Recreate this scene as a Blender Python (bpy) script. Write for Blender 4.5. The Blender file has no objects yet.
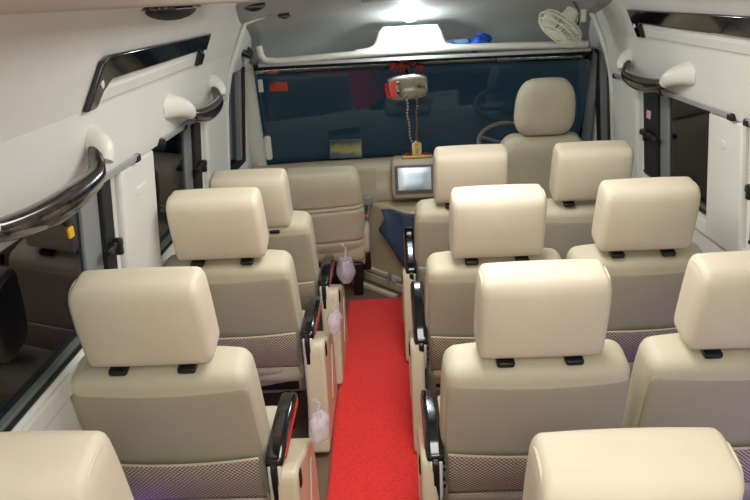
import bpy, bmesh, math, random
from mathutils import Vector, Matrix
random.seed(7)
C = bpy.context.scene.collection
S = bpy.context.scene
# ------------------------------------------------------------ camera
cd = bpy.data.cameras.new('camera'); cam = bpy.data.objects.new('camera', cd); C.objects.link(cam)
cd.sensor_width = 36; cd.lens = 33.6; cd.clip_start = 0.02
cam.matrix_world = Matrix(((0.9987354, 0.04011336, 0.03030714, 0),
                           (0.01476349, 0.34224458, -0.93949491, 0),
                           (-0.04805875, 0.93875426, 0.34121956, 1.60),
                           (0, 0, 0, 1)))
S.camera = cam
S.view_settings.view_transform = 'Standard'; S.view_settings.look = 'None'
S.view_settings.gamma = 1; S.view_settings.exposure = 1.02
# ------------------------------------------------------------ world (night outside)
w = bpy.data.worlds.new('night'); S.world = w; w.use_nodes = True
nt = w.node_tree; bg = nt.nodes['Background']
tc = nt.nodes.new('ShaderNodeTexCoord'); nz = nt.nodes.new('ShaderNodeTexNoise'); nz.inputs['Scale'].default_value = 1.7
nz.inputs['Detail'].default_value = 2
cr = nt.nodes.new('ShaderNodeValToRGB')
cr.color_ramp.elements[0].position = .35; cr.color_ramp.elements[0].color = (.0030, .0062, .0095, 1)
cr.color_ramp.elements[1].position = .7; cr.color_ramp.elements[1].color = (.0065, .0125, .0175, 1)
nt.links.new(tc.outputs['Generated'], nz.inputs['Vector']); nt.links.new(nz.outputs['Fac'], cr.inputs['Fac'])
sx_ = nt.nodes.new('ShaderNodeSeparateXYZ'); nt.links.new(tc.outputs['Generated'], sx_.inputs[0])
ab = nt.nodes.new('ShaderNodeMath'); ab.operation = 'ABSOLUTE'; nt.links.new(sx_.outputs['X'], ab.inputs[0])
mr_ = nt.nodes.new('ShaderNodeMapRange'); mr_.inputs[1].default_value = .5; mr_.inputs[2].default_value = .8; nt.links.new(ab.outputs[0], mr_.inputs[0])
c2 = nt.nodes.new('ShaderNodeValToRGB'); c2.color_ramp.elements[0].position = .42; c2.color_ramp.elements[0].color = (.018, .018, .030, 1)
c2.color_ramp.elements[1].position = .6; c2.color_ramp.elements[1].color = (.075, .07, .10, 1); nt.links.new(nz.outputs['Fac'], c2.inputs['Fac'])
mx_ = nt.nodes.new('ShaderNodeMix'); mx_.data_type = 'RGBA'; nt.links.new(mr_.outputs[0], mx_.inputs[0]); nt.links.new(cr.outputs['Color'], mx_.inputs[6]); nt.links.new(c2.outputs['Color'], mx_.inputs[7])
nt.links.new(mx_.outputs[2], bg.inputs['Color']); bg.inputs['Strength'].default_value = 1.0
# ------------------------------------------------------------ cabin lights (ceiling lamps of the saloon)
def area(name, loc, sx, sy, power, col=(1, .95, .86), rot=(0, 0, 0)):
    l = bpy.data.lights.new(name, 'AREA'); l.shape = 'RECTANGLE'; l.size = sx; l.size_y = sy
    l.energy = power; l.color = col
    o = bpy.data.objects.new(name, l); C.objects.link(o); o.location = loc; o.rotation_euler = rot
    return o
area('ceiling_light_rear', (.165, -.35, 1.79), .70, 1.2, 15, (1, .99, .93))
area('ceiling_light_front', (.165, 2.0, 1.755),   .55, 1.3, 9.5, (1, .995, .96))
def point(name, loc, power, col, r=.03):
    l = bpy.data.lights.new(name, 'POINT'); l.energy = power; l.color = col; l.shadow_soft_size = r
    o = bpy.data.objects.new(name, l); C.objects.link(o); o.location = loc; return o
point('cab_lamp_light', (.111, 3.62, 1.40), 2.0, (.88, .95, 1), .035)
# violet ambience strips low along the side walls
area('ambient_light_left', (-.78, 1.9, .25), .05, 2.6, .9, (.35, .2, 1), (0, math.radians(90), 0)).rotation_euler = (0, math.radians(-90), 0)
area('ambient_light_right', (1.11, 1.9, .25), .05, 2.6, 1.6, (.35, .2, 1)).rotation_euler = (0, math.radians(90), 0)

# ------------------------------------------------------------ materials
def lin(c):
    return tuple((v/12.92 if v <= .04045 else ((v+.055)/1.055)**2.4) for v in (x/255. for x in c))
def mat(name, rgb, rough=.6, metal=0, var=0, vscale=6, bump=0, bscale=200, spec=.5, coat=0, sheen=0, emit=None, estr=0):
    m = bpy.data.materials.new(name); m.use_nodes = True; n = m.node_tree.nodes; L = m.node_tree.links
    b = n['Principled BSDF']; c = lin(rgb)
    b.inputs['Base Color'].default_value = (*c, 1); b.inputs['Roughness'].default_value = rough
    b.inputs['Metallic'].default_value = metal; b.inputs['Specular IOR Level'].default_value = spec
    b.inputs['Coat Weight'].default_value = coat; b.inputs['Sheen Weight'].default_value = sheen
    if emit: b.inputs['Emission Color'].default_value = (*lin(emit), 1); b.inputs['Emission Strength'].default_value = estr
    t = n.new('ShaderNodeTexCoord')
    if var:
        z = n.new('ShaderNodeTexNoise'); z.inputs['Scale'].default_value = vscale; z.inputs['Detail'].default_value = 3
        L.new(t.outputs['Object'], z.inputs['Vector'])
        r = n.new('ShaderNodeValToRGB')
        r.color_ramp.elements[0].position = .3; r.color_ramp.elements[0].color = (*[v*(1-var) for v in c], 1)
        r.color_ramp.elements[1].position = .7; r.color_ramp.elements[1].color = (*[min(1, v*(1+var)) for v in c], 1)
        L.new(z.outputs['Fac'], r.inputs['Fac']); L.new(r.outputs['Color'], b.inputs['Base Color'])
    if bump:
        z = n.new('ShaderNodeTexNoise'); z.inputs['Scale'].default_value = bscale; z.inputs['Detail'].default_value = 3
        L.new(t.outputs['Object'], z.inputs['Vector'])
        u = n.new('ShaderNodeBump'); u.inputs['Strength'].default_value = bump; u.inputs['Distance'].default_value = .01
        L.new(z.outputs['Fac'], u.inputs['Height']); L.new(u.outputs['Normal'], b.inputs['Normal'])
    return m
M = {}
M['wall'] = mat('wall_plastic', (220, 220, 214), .55, var=.02, bump=.03, bscale=90)
M['ceil'] = mat('ceiling_liner', (205, 203, 194), .7, var=.02, bump=.05, bscale=60)
M['duct'] = mat('duct_liner', (190, 180, 165), .75, bump=.08, bscale=120)
M['cab'] = mat('cab_dim_plastic', (176, 180, 176), .6, bump=.05, bscale=150)
M['lip'] = mat('shelf_plastic', (222, 222, 212), .45)
M['cream'] = mat('headrest_leatherette', (218, 207, 184), .6, var=.035, vscale=7, bump=.10, bscale=14)
M['back'] = mat('backrest_leatherette', (205, 197, 173), .55, var=.04, vscale=6, bump=.12, bscale=10)
M['taupe'] = mat('back_panel_shaded_cloth', (172, 165, 145), .6, var=.05, vscale=5, bump=.14, bscale=9)
M['seam'] = mat('seam_cord', (214, 202, 180), .6)
M['black'] = mat('black_plastic', (18, 18, 20), .35)
M['rubber'] = mat('black_rubber', (22, 23, 26), .7)
M['gloss'] = mat('piano_black', (12, 13, 18), .12, coat=.6)
M['moulding'] = mat('seat_moulding', (208, 196, 168), .4)
M['white'] = mat('white_plastic', (225, 225, 215), .35)
M['metal'] = mat('brushed_metal', (172, 176, 180), .4, metal=.35)
M['steel'] = mat('steel', (190, 190, 192), .2, metal=1)
M['sill'] = mat('grey_aluminium', (120, 128, 122), .45, metal=.35)
M['jamb'] = mat('grey_jamb', (135, 138, 138), .5)
M['dash'] = mat('dashboard_plastic', (184, 172, 148), .6, var=.03, bump=.06, bscale=160)
M['cover'] = mat('engine_cover_vinyl', (186, 174, 142), .6, var=.05, bump=.1, bscale=30)
M['blue'] = mat('blue_cloth', (58, 74, 100), .85, var=.25, vscale=9, bump=.4, bscale=25)
M['brightblue'] = mat('blue_plastic_cloth', (20, 80, 185), .5, var=.15, vscale=20)
M['paleblue'] = mat('pale_blue_cloth', (110, 150, 185), .7)
M['red'] = mat('red_plastic', (190, 25, 25), .4)
M['orange'] = mat('orange_red_sticker', (190, 70, 50), .6)
M['yellow'] = mat('yellow_plastic', (225, 175, 30), .5)
M['gold'] = mat('brass_idol', (200, 165, 100), .4, metal=.3)
M['idol'] = mat('cream_idol', (225, 195, 140), .5)
M['rust'] = mat('garland_flowers', (130, 45, 35), .8, var=.4, vscale=60)
M['bead'] = mat('wooden_beads', (120, 75, 45), .45)
M['bead2'] = mat('grey_beads', (150, 135, 110), .35)
M['floor'] = mat('vinyl_floor', (112, 88, 70), .5, var=.15, vscale=4, bump=.05)
M['ventgrey'] = mat('vent_grey', (128, 128, 124), .6)
M['wheelgrey'] = mat('wheel_grey', (128, 124, 116), .5)
M['grey'] = mat('grey_plastic', (96, 100, 104), .55)
M['dark'] = mat('underdash_shade', (30, 28, 27), .8)
M['fan'] = mat('fan_plastic', (225, 225, 205), .4)
M['lampon'] = mat('lamp_on', (255, 255, 255), .5, emit=(235, 245, 255), estr=16)
M['codcloth'] = mat('cab_seat_cover', (200, 190, 165), .65, var=.05, vscale=7, bump=.2, bscale=9)
M['road'] = mat('asphalt', (40, 42, 46), .9, var=.2)

def glassmat(name, tint, gl=(.85, .9, 1), ior=1.5):
    m = bpy.data.materials.new(name); m.use_nodes = True; n = m.node_tree.nodes; L = m.node_tree.links
    n.clear(); o = n.new('ShaderNodeOutputMaterial'); mx = n.new('ShaderNodeMixShader')
    f = n.new('ShaderNodeFresnel'); f.inputs['IOR'].default_value = ior
    t = n.new('ShaderNodeBsdfTransparent'); t.inputs['Color'].default_value = (*tint, 1)
    g = n.new('ShaderNodeBsdfGlossy'); g.inputs['Roughness'].default_value = .02; g.inputs['Color'].default_value = (*gl, 1)
    L.new(f.outputs[0], mx.inputs[0]); L.new(t.outputs[0], mx.inputs[1]); L.new(g.outputs[0], mx.inputs[2]); L.new(mx.outputs[0], o.inputs[0])
    return m
M['glass'] = glassmat('tinted_window_glass', (.45, .47, .55), (.9, .9, 1))
M['wsglass'] = glassmat('windscreen_glass', (.85, .92, .95), (.9, .96, 1))
def bagmat():
    m = mat('clear_plastic_bag', (222, 212, 228), .25); m.node_tree.nodes['Principled BSDF'].inputs['Alpha'].default_value = .38; return m
M['bag'] = bagmat()

def wood():
    m = mat('dark_burl_wood', (42, 32, 28), .14, coat=.7); n = m.node_tree.nodes; L = m.node_tree.links
    z = n.new('ShaderNodeTexNoise'); z.inputs['Scale'].default_value = 28; z.inputs['Detail'].default_value = 5; z.inputs['Distortion'].default_value = 2
    r = n.new('ShaderNodeValToRGB'); r.color_ramp.elements[0].position = .4; r.color_ramp.elements[0].color = (.008, .006, .006, 1)
    r.color_ramp.elements[1].position = .62; r.color_ramp.elements[1].color = (.045, .035, .03, 1)
    t = [x for x in n if x.type == 'TEX_COORD'][0]
    L.new(t.outputs['Object'], z.inputs['Vector']); L.new(z.outputs['Fac'], r.inputs['Fac']); L.new(r.outputs['Color'], n['Principled BSDF'].inputs['Base Color'])
    return m
M['wood'] = wood()
def mesh_pocket():
    m = mat('pocket_netting', (150, 136, 116), .75); n = m.node_tree.nodes; L = m.node_tree.links
    t = [x for x in n if x.type == 'TEX_COORD'][0]; s = n.new('ShaderNodeSeparateXYZ'); L.new(t.outputs['Object'], s.inputs[0])
    def mth(op, a, b=None):
        q = n.new('ShaderNodeMath'); q.operation = op
        for i, v in enumerate((a, b)):
            if v is None: continue
            if isinstance(v, (int, float)): q.inputs[i].default_value = v
            else: L.new(v, q.inputs[i])
        return q.outputs[0]
    k = 2*math.pi/.0125; kz = 2*math.pi/.0115
    a = mth('SINE', mth('MULTIPLY', s.outputs['X'], k)); b = mth('SINE', mth('MULTIPLY', s.outputs['Z'], kz))
    p = mth('MULTIPLY', a, b)
    r = n.new('ShaderNodeValToRGB'); r.color_ramp.elements[0].position = .42; r.color_ramp.elements[0].color = (*lin((106, 96, 84)), 1)
    r.color_ramp.elements[1].position = .62; r.color_ramp.elements[1].color = (*lin((216, 200, 180)), 1)
    L.new(mth('ADD', mth('MULTIPLY', p, .5), .5), r.inputs['Fac']); L.new(r.outputs['Color'], n['Principled BSDF'].inputs['Base Color'])
    u = n.new('ShaderNodeBump'); u.inputs['Strength'].default_value = .5; u.inputs['Distance'].default_value = .003
    L.new(p, u.inputs['Height']); L.new(u.outputs['Normal'], n['Principled BSDF'].inputs['Normal'])
    return m
M['net'] = mesh_pocket()
def carpetmat():
    m = mat('red_carpet', (222, 30, 28), .95, sheen=.1); n = m.node_tree.nodes; L = m.node_tree.links
    t = [x for x in n if x.type == 'TEX_COORD'][0]
    mp = n.new('ShaderNodeMapping'); mp.inputs['Scale'].default_value = (1, 1.9, 1); L.new(t.outputs['Object'], mp.inputs[0])
    z = n.new('ShaderNodeTexNoise'); z.inputs['Scale'].default_value = 170; z.inputs['Detail'].default_value = 4; L.new(mp.outputs[0], z.inputs['Vector'])
    r = n.new('ShaderNodeValToRGB'); r.color_ramp.elements[0].position = .32; r.color_ramp.elements[0].color = (.62, .016, .014, 1)
    r.color_ramp.elements[1].position = .62; r.color_ramp.elements[1].color = (1.0, .034, .028, 1)
    L.new(z.outputs['Fac'], r.inputs['Fac']); L.new(r.outputs['Color'], n['Principled BSDF'].inputs['Base Color'])
    u = n.new('ShaderNodeBump'); u.inputs['Strength'].default_value = .9; u.inputs['Distance'].default_value = .006
    L.new(z.outputs['Fac'], u.inputs['Height']); L.new(u.outputs['Normal'], n['Principled BSDF'].inputs['Normal'])
    return m
M['carpet'] = carpetmat()

# ------------------------------------------------------------ mesh helpers
class MB:
    def __init__(s): s.v = []; s.f = []; s.fm = []
    def add(s, vs, fs, mi=0):
        o = len(s.v); s.v += [tuple(p) for p in vs]; s.f += [tuple(i+o for i in f) for f in fs]; s.fm += [mi]*len(fs)
    def rbox(s, c, size, r, n=6, T=None, D=None, mi=0):
        """rounded box: size, per-axis radii, D deforms (local point -> point), T matrix"""
        h = [x/2 for x in size]; r = [min(r[i], h[i]*.999) for i in range(3)] if not isinstance(r, (int, float)) else [min(r, x*.999) for x in h]
        def ax(i):
            k = max(2, n//2); inner = h[i]-r[i]
            a = [-h[i]+r[i]*(1-math.cos(j/k*math.pi/2)) for j in range(k)]
            mid = [-inner+2*inner*j/n for j in range(n+1)]
            return a+mid+[-x for x in reversed(a)]
        A = [ax(i) for i in range(3)]; idx = {}; vs = []; fs = []
        def V(i, j, k):
            key = (i, j, k)
            if key in idx: return idx[key]
            p = [A[0][i], A[1][j], A[2][k]]; q = [max(-(h[a]-r[a]), min(h[a]-r[a], p[a])) for a in range(3)]
            dv = [(p[a]-q[a])/r[a] if r[a] > 0 else 0 for a in range(3)]; l = math.sqrt(sum(x*x for x in dv))
            if l > 1e-9: p = [q[a]+dv[a]/l*r[a] for a in range(3)]
            p = Vector(p)
            if D: p = Vector(D(p))
            p = p+Vector(c)
            if T: p = T @ p
            idx[key] = len(vs); vs.append(p); return idx[key]
        N = [len(a)-1 for a in A]
        for i in range(N[0]):
            for j in range(N[1]):
                fs.append((V(i, j, 0), V(i, j+1, 0), V(i+1, j+1, 0), V(i+1, j, 0)))
                fs.append((V(i, j, N[2]), V(i+1, j, N[2]), V(i+1, j+1, N[2]), V(i, j+1, N[2])))
        for i in range(N[0]):
            for k in range(N[2]):
                fs.append((V(i, 0, k), V(i+1, 0, k), V(i+1, 0, k+1), V(i, 0, k+1)))
                fs.append((V(i, N[1], k), V(i, N[1], k+1), V(i+1, N[1], k+1), V(i+1, N[1], k)))
        for j in range(N[1]):
            for k in range(N[2]):
                fs.append((V(0, j, k), V(0, j, k+1), V(0, j+1, k+1), V(0, j+1, k)))
                fs.append((V(N[0], j, k), V(N[0], j+1, k), V(N[0], j+1, k+1), V(N[0], j, k+1)))
        s.add(vs, fs, mi); return s
    def tube(s, path, r, seg=12, closed=False, T=None, mi=0, r2=None):
        P = [Vector(p) for p in path]; n = len(P); vs = []; fs = []
        up = None
        for i, p in enumerate(P):
            if closed: t = (P[(i+1) % n]-P[i-1]).normalized()
            else: t = (P[min(i+1, n-1)]-P[max(i-1, 0)]).normalized()
            if up is None:
                up = Vector((0, 0, 1)) if abs(t.z) < .9 else Vector((0, 1, 0))
            up = (up-t*up.dot(t)).normalized(); sd = t.cross(up)
            ra = r[i] if isinstance(r, (list, tuple)) else r
            rb = (r2[i] if isinstance(r2, (list, tuple)) else r2) if r2 else ra
            for k in range(seg):
                a = 2*math.pi*k/seg; q = p+up*math.cos(a)*ra+sd*math.sin(a)*rb
                vs.append(T @ q if T else q)
        m = n if closed else n-1
        for i in range(m):
            for k in range(seg):
                a = i*seg+k; b = i*seg+(k+1) % seg; c = ((i+1) % n)*seg+(k+1) % seg; d = ((i+1) % n)*seg+k
                fs.append((a, b, c, d))
        if not closed:
            fs.append(tuple(reversed(range(seg)))); fs.append(tuple(range((n-1)*seg, n*seg)))
        s.add(vs, fs, mi); return s
    def prism(s, poly, fn, lo, hi, mi=0):
        """poly of 2-D points; fn(a, b, off) -> 3-D"""
        n = len(poly); vs = [fn(a, b, lo) for a, b in poly]+[fn(a, b, hi) for a, b in poly]
        fs = [tuple(reversed(range(n))), tuple(range(n, 2*n))]+[(i, (i+1) % n, n+(i+1) % n, n+i) for i in range(n)]
        s.add(vs, fs, mi); return s
    def grid(s, nu, nv, fn, mi=0):
        vs = [fn(i/nu, j/nv) for i in range(nu+1) for j in range(nv+1)]
        fs = [(i*(nv+1)+j, (i+1)*(nv+1)+j, (i+1)*(nv+1)+j+1, i*(nv+1)+j+1) for i in range(nu) for j in range(nv)]
        s.add(vs, fs, mi); return s
    def sphere(s, c, r, n=10, mi=0):
        r = (r, r, r) if isinstance(r, (int, float)) else r
        def fn(u, v): a = u*2*math.pi; b = (v-.5)*math.pi; return (c[0]+r[0]*math.cos(a)*math.cos(b), c[1]+r[1]*math.sin(a)*math.cos(b), c[2]+r[2]*math.sin(b))
        return s.grid(n, n//2+1, fn, mi)
    def build(s, name, m, parent=None, bevel=0, solid=0, angle=40, off=None, sub=0):
        me = bpy.data.meshes.new(name); me.from_pydata(s.v, [], s.f)
        for x in (m if isinstance(m, (list, tuple)) else [m]): me.materials.append(x if not isinstance(x, str) else M[x])
        for p, q in zip(me.polygons, s.fm): p.material_index = q
        bm = bmesh.new(); bm.from_mesh(me); bmesh.ops.remove_doubles(bm, verts=bm.verts, dist=1e-5); bmesh.ops.recalc_face_normals(bm, faces=bm.faces); bm.to_mesh(me); bm.free()
        me.shade_smooth(); me.set_sharp_from_angle(angle=math.radians(angle))
        o = bpy.data.objects.new(name, me); C.objects.link(o)
        if parent: o.parent = parent
        if solid:
            q = o.modifiers.new('solid', 'SOLIDIFY'); q.thickness = solid; q.offset = 0 if off is None else off
        if bevel:
            q = o.modifiers.new('bevel', 'BEVEL'); q.width = bevel; q.segments = 3; q.limit_method = 'ANGLE'; q.angle_limit = math.radians(35)
        if sub:
            q = o.modifiers.new('sub', 'SUBSURF'); q.levels = sub; q.render_levels = sub
        return o
def tag(o, label=None, cat=None, group=None, kind=None):
    if label: o['label'] = label
    if cat: o['category'] = cat
    if group: o['group'] = group
    if kind: o['kind'] = kind
    return o
def empty(name, loc, label=None, cat=None, group=None, kind=None):
    o = bpy.data.objects.new(name, None); C.objects.link(o); o.location = loc; o.empty_display_size = .1
    return tag(o, label, cat, group, kind)
def at0(o, p):   # mesh already in world coordinates: parented under an empty standing at p
    o.location = (-p[0], -p[1], -p[2]); return o
def copy_tree(o, parent=None):
    c = o.copy(); C.objects.link(c); c.parent = parent
    for ch in [x for x in o.children]: copy_tree(ch, c)
    return c

# ------------------------------------------------------------ the vehicle shell
CX = .165
PROF = [(0, .955), (.5, 1.0), (.70, 1.005), (.76, 1.0), (1.17, .962), (1.28, .935), (1.36, .905), (1.52, .835), (1.60, .775), (1.66, .70)]
def U(z):
    for (a, b), (c, d) in zip(PROF, PROF[1:]):
        if z <= c: return b+(d-b)*(z-a)/(c-a)
    return PROF[-1][1]
def WP(side, Y, z, off=0):
    """point on the inner face of a side wall; off = towards the aisle"""
    return (CX+side*(U(z)-off), Y, z)
SIDES = {-1: dict(wins=[(.30, 1.92), (2.27, 2.94)], cab=(3.44, 3.88), rib=3.38),
         1: dict(wins=[(.30, 2.20), (2.50, 3.20)], cab=(3.70, 3.95), rib=3.62)}
for side, nm in ((-1, 'left'), (1, 'right')):
    sd = SIDES[side]; ys = sorted({-1.2, 4.3, 1.0, *[y for w_ in sd['wins'] for y in w_], *sd['cab'], 3.2})
    zs = [0, .5, .76, 1.17, 1.28, 1.36, 1.45, 1.52, 1.60, 1.66]
    mb = MB()
    for y0, y1 in zip(ys, ys[1:]):
        for z0, z1 in zip(zs, zs[1:]):
            ym = (y0+y1)/2; zm = (z0+z1)/2
            if .76 < zm < 1.17 and any(a < ym < b for a, b in sd['wins']): continue
            if .76 < zm < 1.28 and sd['cab'][0] < ym < sd['cab'][1]: continue
            mb.add([WP(side, y0, z0), WP(side, y1, z0), WP(side, y1, z1), WP(side, y0, z1)], [(0, 1, 2, 3) if side < 0 else (3, 2, 1, 0)])
    # skin thickness outwards
    n = len(mb.v); o = mb.build('wall_'+nm, 'wall', solid=.035, angle=30)
    o.modifiers['solid'].offset = 0
    for v in o.data.vertices: v.co.x += side*.0175
    tag(o, kind='structure')
    # wide moulded pillar cover between the two windows and one towards the cab
    for (a, b), big in (((sd['wins'][0][1]+.015, sd['wins'][1][0]-.015), True), ((sd['wins'][1][1]+.02, sd['rib']-.03), False)):
        p = MB(); p.prism([(a, .70), (b, .70), (b-.01, 1.166), (a+.01, 1.166)], lambda y, z, f: WP(side, y, z, f), -.005, .022)
        t = p.build('trim_pillar_'+nm, 'wall', bevel=.012); tag(t, kind='structure')
        if big:
            p = MB(); p.prism([(a+.12, 1.06), (b-.12, 1.06), (b-.12, 1.085), (a+.12, 1.085)], lambda y, z, f: WP(side, y, z, f), .018, .027)
            t2 = p.build('recess_plate', 'lip', t, bevel=.003)
    p = MB(); p.prism([(1.168, -.005), (1.168, .022), (1.185, .026), (1.25, .021), (1.38, .0), (1.38, -.005)], lambda z, f, y: WP(side, y, z, f), -1.2, sd['rib']-.02)
    tag(p.build('trim_upper_lining_'+nm, 'wall', bevel=.004), kind='structure')
    # window-sill ledge and floor-side skirting
    p = MB(); p.prism([(.70, -.005), (.748, -.005), (.748, .012), (.70, .02)], lambda z, f, y: WP(side, y, z, f), .2, sd['rib']-.1)
    tag(p.build('trim_ledge_'+nm, 'wall', bevel=.006), kind='structure')
    # arch edging where the saloon lining meets the cab
    path = [WP(side, sd['rib']-.0+.05*max(0, (z-1.1))*2, z, .012) for z in [0.75+i*.04 for i in range(20)]]
    path += [(CX+side*(.73-.02*i), path[-1][1]+.01*i, 1.535+.012*i) for i in range(1, 5)]
    p = MB(); p.tube(path, .020, 10, r2=.013); tag(p.build('trim_arch_'+nm, 'lip'), kind='structure')
    # windows
    for wi, (a, b) in enumerate(sd['wins']):
        k = wi+1 if side < 0 else wi+3
        base = WP(side, (a+b)/2, .76)
        e = empty(f'window_{k}', base, kind='structure')
        q = MB(); q.prism([(a, .76), (b, .76), (b, 1.17), (a, 1.17)], lambda y, z, f: WP(side, y, z, f), -.028, -.023)
        at0(q.build('pane', 'glass', e), base)
        q = MB()
        for pa in ([(a, .76), (b, .76), (b, .79), (a, .79)], [(a, 1.155), (b, 1.155), (b, 1.17), (a, 1.17)], [(a, .79), (a+.02, .79), (a+.02, 1.155), (a, 1.155)]):
            q.prism(pa, lambda y, z, f: WP(side, y, z, f), -.034, -.004)
        at0(q.build('frame', 'sill', e, bevel=.003), base)
        q = MB(); q.prism([(a, .772), (b, .772), (b, .782), (a, .782)], lambda y, z, f: WP(side, y, z, f), -.003, .002)
        at0(q.build('rubber_seal', 'rubber', e), base)
        bw = (.07, .105, .07, .17)[k-1]
        q = MB(); q.prism([(b-bw, .78), (b-.002, .78), (b-.002, 1.168), (b-bw, 1.168)], lambda y, z, f: WP(side, y, z, f), -.03, 0)
        at0(q.build('sash_strip', 'rubber', e, bevel=.004), base)
        jw = (.11, .09, .11, .09)[k-1]
        q = MB(); q.prism([(b-bw-jw, .785), (b-bw, .785), (b-bw, 1.16), (b-bw-jw, 1.16)], lambda y, z, f: WP(side, y, z, f), -.032, -.014)
        at0(q.build('jamb', 'jamb', e, bevel=.003), base)
        ys_ = {0: 1.42, 1: 2.47, 2: 1.5, 3: 2.70}[k-1]
        q = MB(); q.prism([(ys_, .79), (ys_+.035, .79), (ys_+.035, 1.155), (ys_, 1.155)], lambda y, z, f: WP(side, y, z, f), -.045, -.036)
        at0(q.build('stile', 'metal', e), base)
        zl = .965
        q = MB(); q.rbox((0, 0, 0), (.028, bw*.8, .028), .008, 3, Matrix.Translation(WP(side, b-bw/2, zl, .012)))
        q.rbox((0, 0, 0), (.02, .05, .018), .005, 3, Matrix.Translation(WP(side, b-bw-.02, zl, .015)))
        q.rbox((0, 0, 0), (.02, .02, .05), .005, 3, Matrix.Translation(WP(side, b-bw/2-.005, zl-.005, .022)))
        at0(q.build('latch', 'black', e), base)
    # cab door window
    a, b = sd['cab']; k = 5 if side < 0 else 6; base = WP(side, (a+b)/2, .76); e = empty(f'window_{k}', base, kind='structure')
    q = MB(); q.prism([(a, .76), (b, .76), (b, 1.28), (a, 1.28)], lambda y, z, f: WP(side, y, z, f), -.03, -.025); at0(q.build('pane', 'glass', e), base)
    q = MB()
    for pa in ([(b-.05, .76), (b, .76), (b-.06, 1.28), (b-.13, 1.28)], [(a, .76), (b, .76), (b, .785), (a, .785)]):
        q.prism(pa, lambda y, z, f: WP(side, y, z, f), -.03, .006)
    at0(q.build('rubber_seal', 'rubber', e, bevel=.004), base)
    q = MB(); q.prism([(b-.10, .77), (b-.055, .77), (b-.135, 1.28), (b-.18, 1.28)], lambda y, z, f: WP(side, y, z, f), -.03, .0)
    at0(q.build('frame', 'jamb', e, bevel=.004), base)

# floor
q = MB(); q.prism([(-.95, -1.2), (1.28, -1.2), (1.28, 4.45), (-.95, 4.45)], lambda x, y, z: (x, y, z), -.06, 0); tag(q.build('floor', 'floor'), kind='structure')
# rear wall
q = MB(); q.prism([(CX-.98, 0), (CX+.98, 0), (CX+1.0, .7), (CX+.9, 1.36), (CX+.7, 1.83), (CX-.7, 1.83), (CX-.9, 1.36), (CX-1.0, .7)], lambda x, z, y: (x, y, z), -1.25, -1.2)
tag(q.build('wall_rear', 'wall'), kind='structure')
# ceiling: saloon (with air ducts along both edges) sloping down to the cab roof
RO = [(-1.2, 1.83), (2.35, 1.83), (2.6, 1.76), (3.0, 1.645), (3.3, 1.58), (3.6, 1.53), (3.8, 1.48), (3.92, 1.41), (4.0, 1.30), (4.03, 1.27)]
def roofz(y):
    for (a, b), (c, d) in zip(RO, RO[1:]):
        if y <= c: return b+(d-b)*(y-a)/(c-a)
    return RO[-1][1]
YS = [-1.2, 0, 1.2, 2.35, 2.6, 2.8, 3.0, 3.15, 3.3, 3.45, 3.6, 3.7, 3.8, 3.86, 3.92, 3.96, 4.0, 4.03]
def ceilpt(u, v):
    y = YS[round(u*(len(YS)-1))]; s_ = (v-.5)*2; z = roofz(y)
    x = s_*(.80 if y < 2.9 else max(.80, U(z-.05)+.012)); return (CX+x, y, min(z, z-.05*abs(s_)**6 if y > 2.6 else z))
q = MB(); q.grid(len(YS)-1, 24, ceilpt); q.fm = [1 if sum(q.v[i][1] for i in f)/4 > 3.0 else 0 for f in q.f]; o = q.build('ceiling', ['ceil', 'cab'], angle=50, solid=.02); tag(o, kind='structure')  # cab end gets a darker grey that stands in for dimmer light
for side, nm in ((-1, 'left'), (1, 'right')):
    q = MB(); q.prism([(.80, 1.60), (.60, 1.60), (.57, 1.625), (.55, 1.81), (.815, 1.81)], lambda u, z, y: (CX+side*u, y, z), -1.2, 2.50)
    tag(q.build('trim_duct_'+nm, 'duct', bevel=.01), kind='structure')
# ------------------------------------------------------------ cab structure
def wsp(x, t, off=0):
    """windscreen surface: t 0 bottom..1 top"""
    bow = .10*((x-CX)/.95)**2
    return (x, 4.27-.26*t-bow+off, .66+.61*t)
base = (CX, 4.2, .66); e = empty('window_7', base, kind='structure')
q = MB(); q.grid(24, 8, lambda u, v: wsp(CX+(u-.5)*1.92, v)); o = q.build('pane', 'wsglass', e, solid=.005); at0(o, base)
q = MB(); q.tube([wsp(CX+(u/20-.5)*1.92, .985, -.01) for u in range(21)], .014, 8); q.tube([wsp(CX+(u/20-.5)*1.92, .0, -.01) for u in range(21)], .014, 8)
at0(q.build('rubber_seal', 'rubber', e), base)
# A pillars
for side, nm, wd, mt in ((-1, 'left', .055, 'lip'), (1, 'right', .028, 'jamb')):
    pts = []
    for i in range(9):
        t = i/8; p = wsp(CX+side*(.955-.005*t), t, -.04); pts.append((p[0]+side*.02*(1-t), p[1], p[2]))
    q = MB(); q.tube(pts, .05, 10, r2=wd); apil = tag(q.build('trim_windscreen_pillar_'+nm, mt), kind='structure'); APIL = globals().setdefault('APIL', {}); APIL[side] = apil
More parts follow.
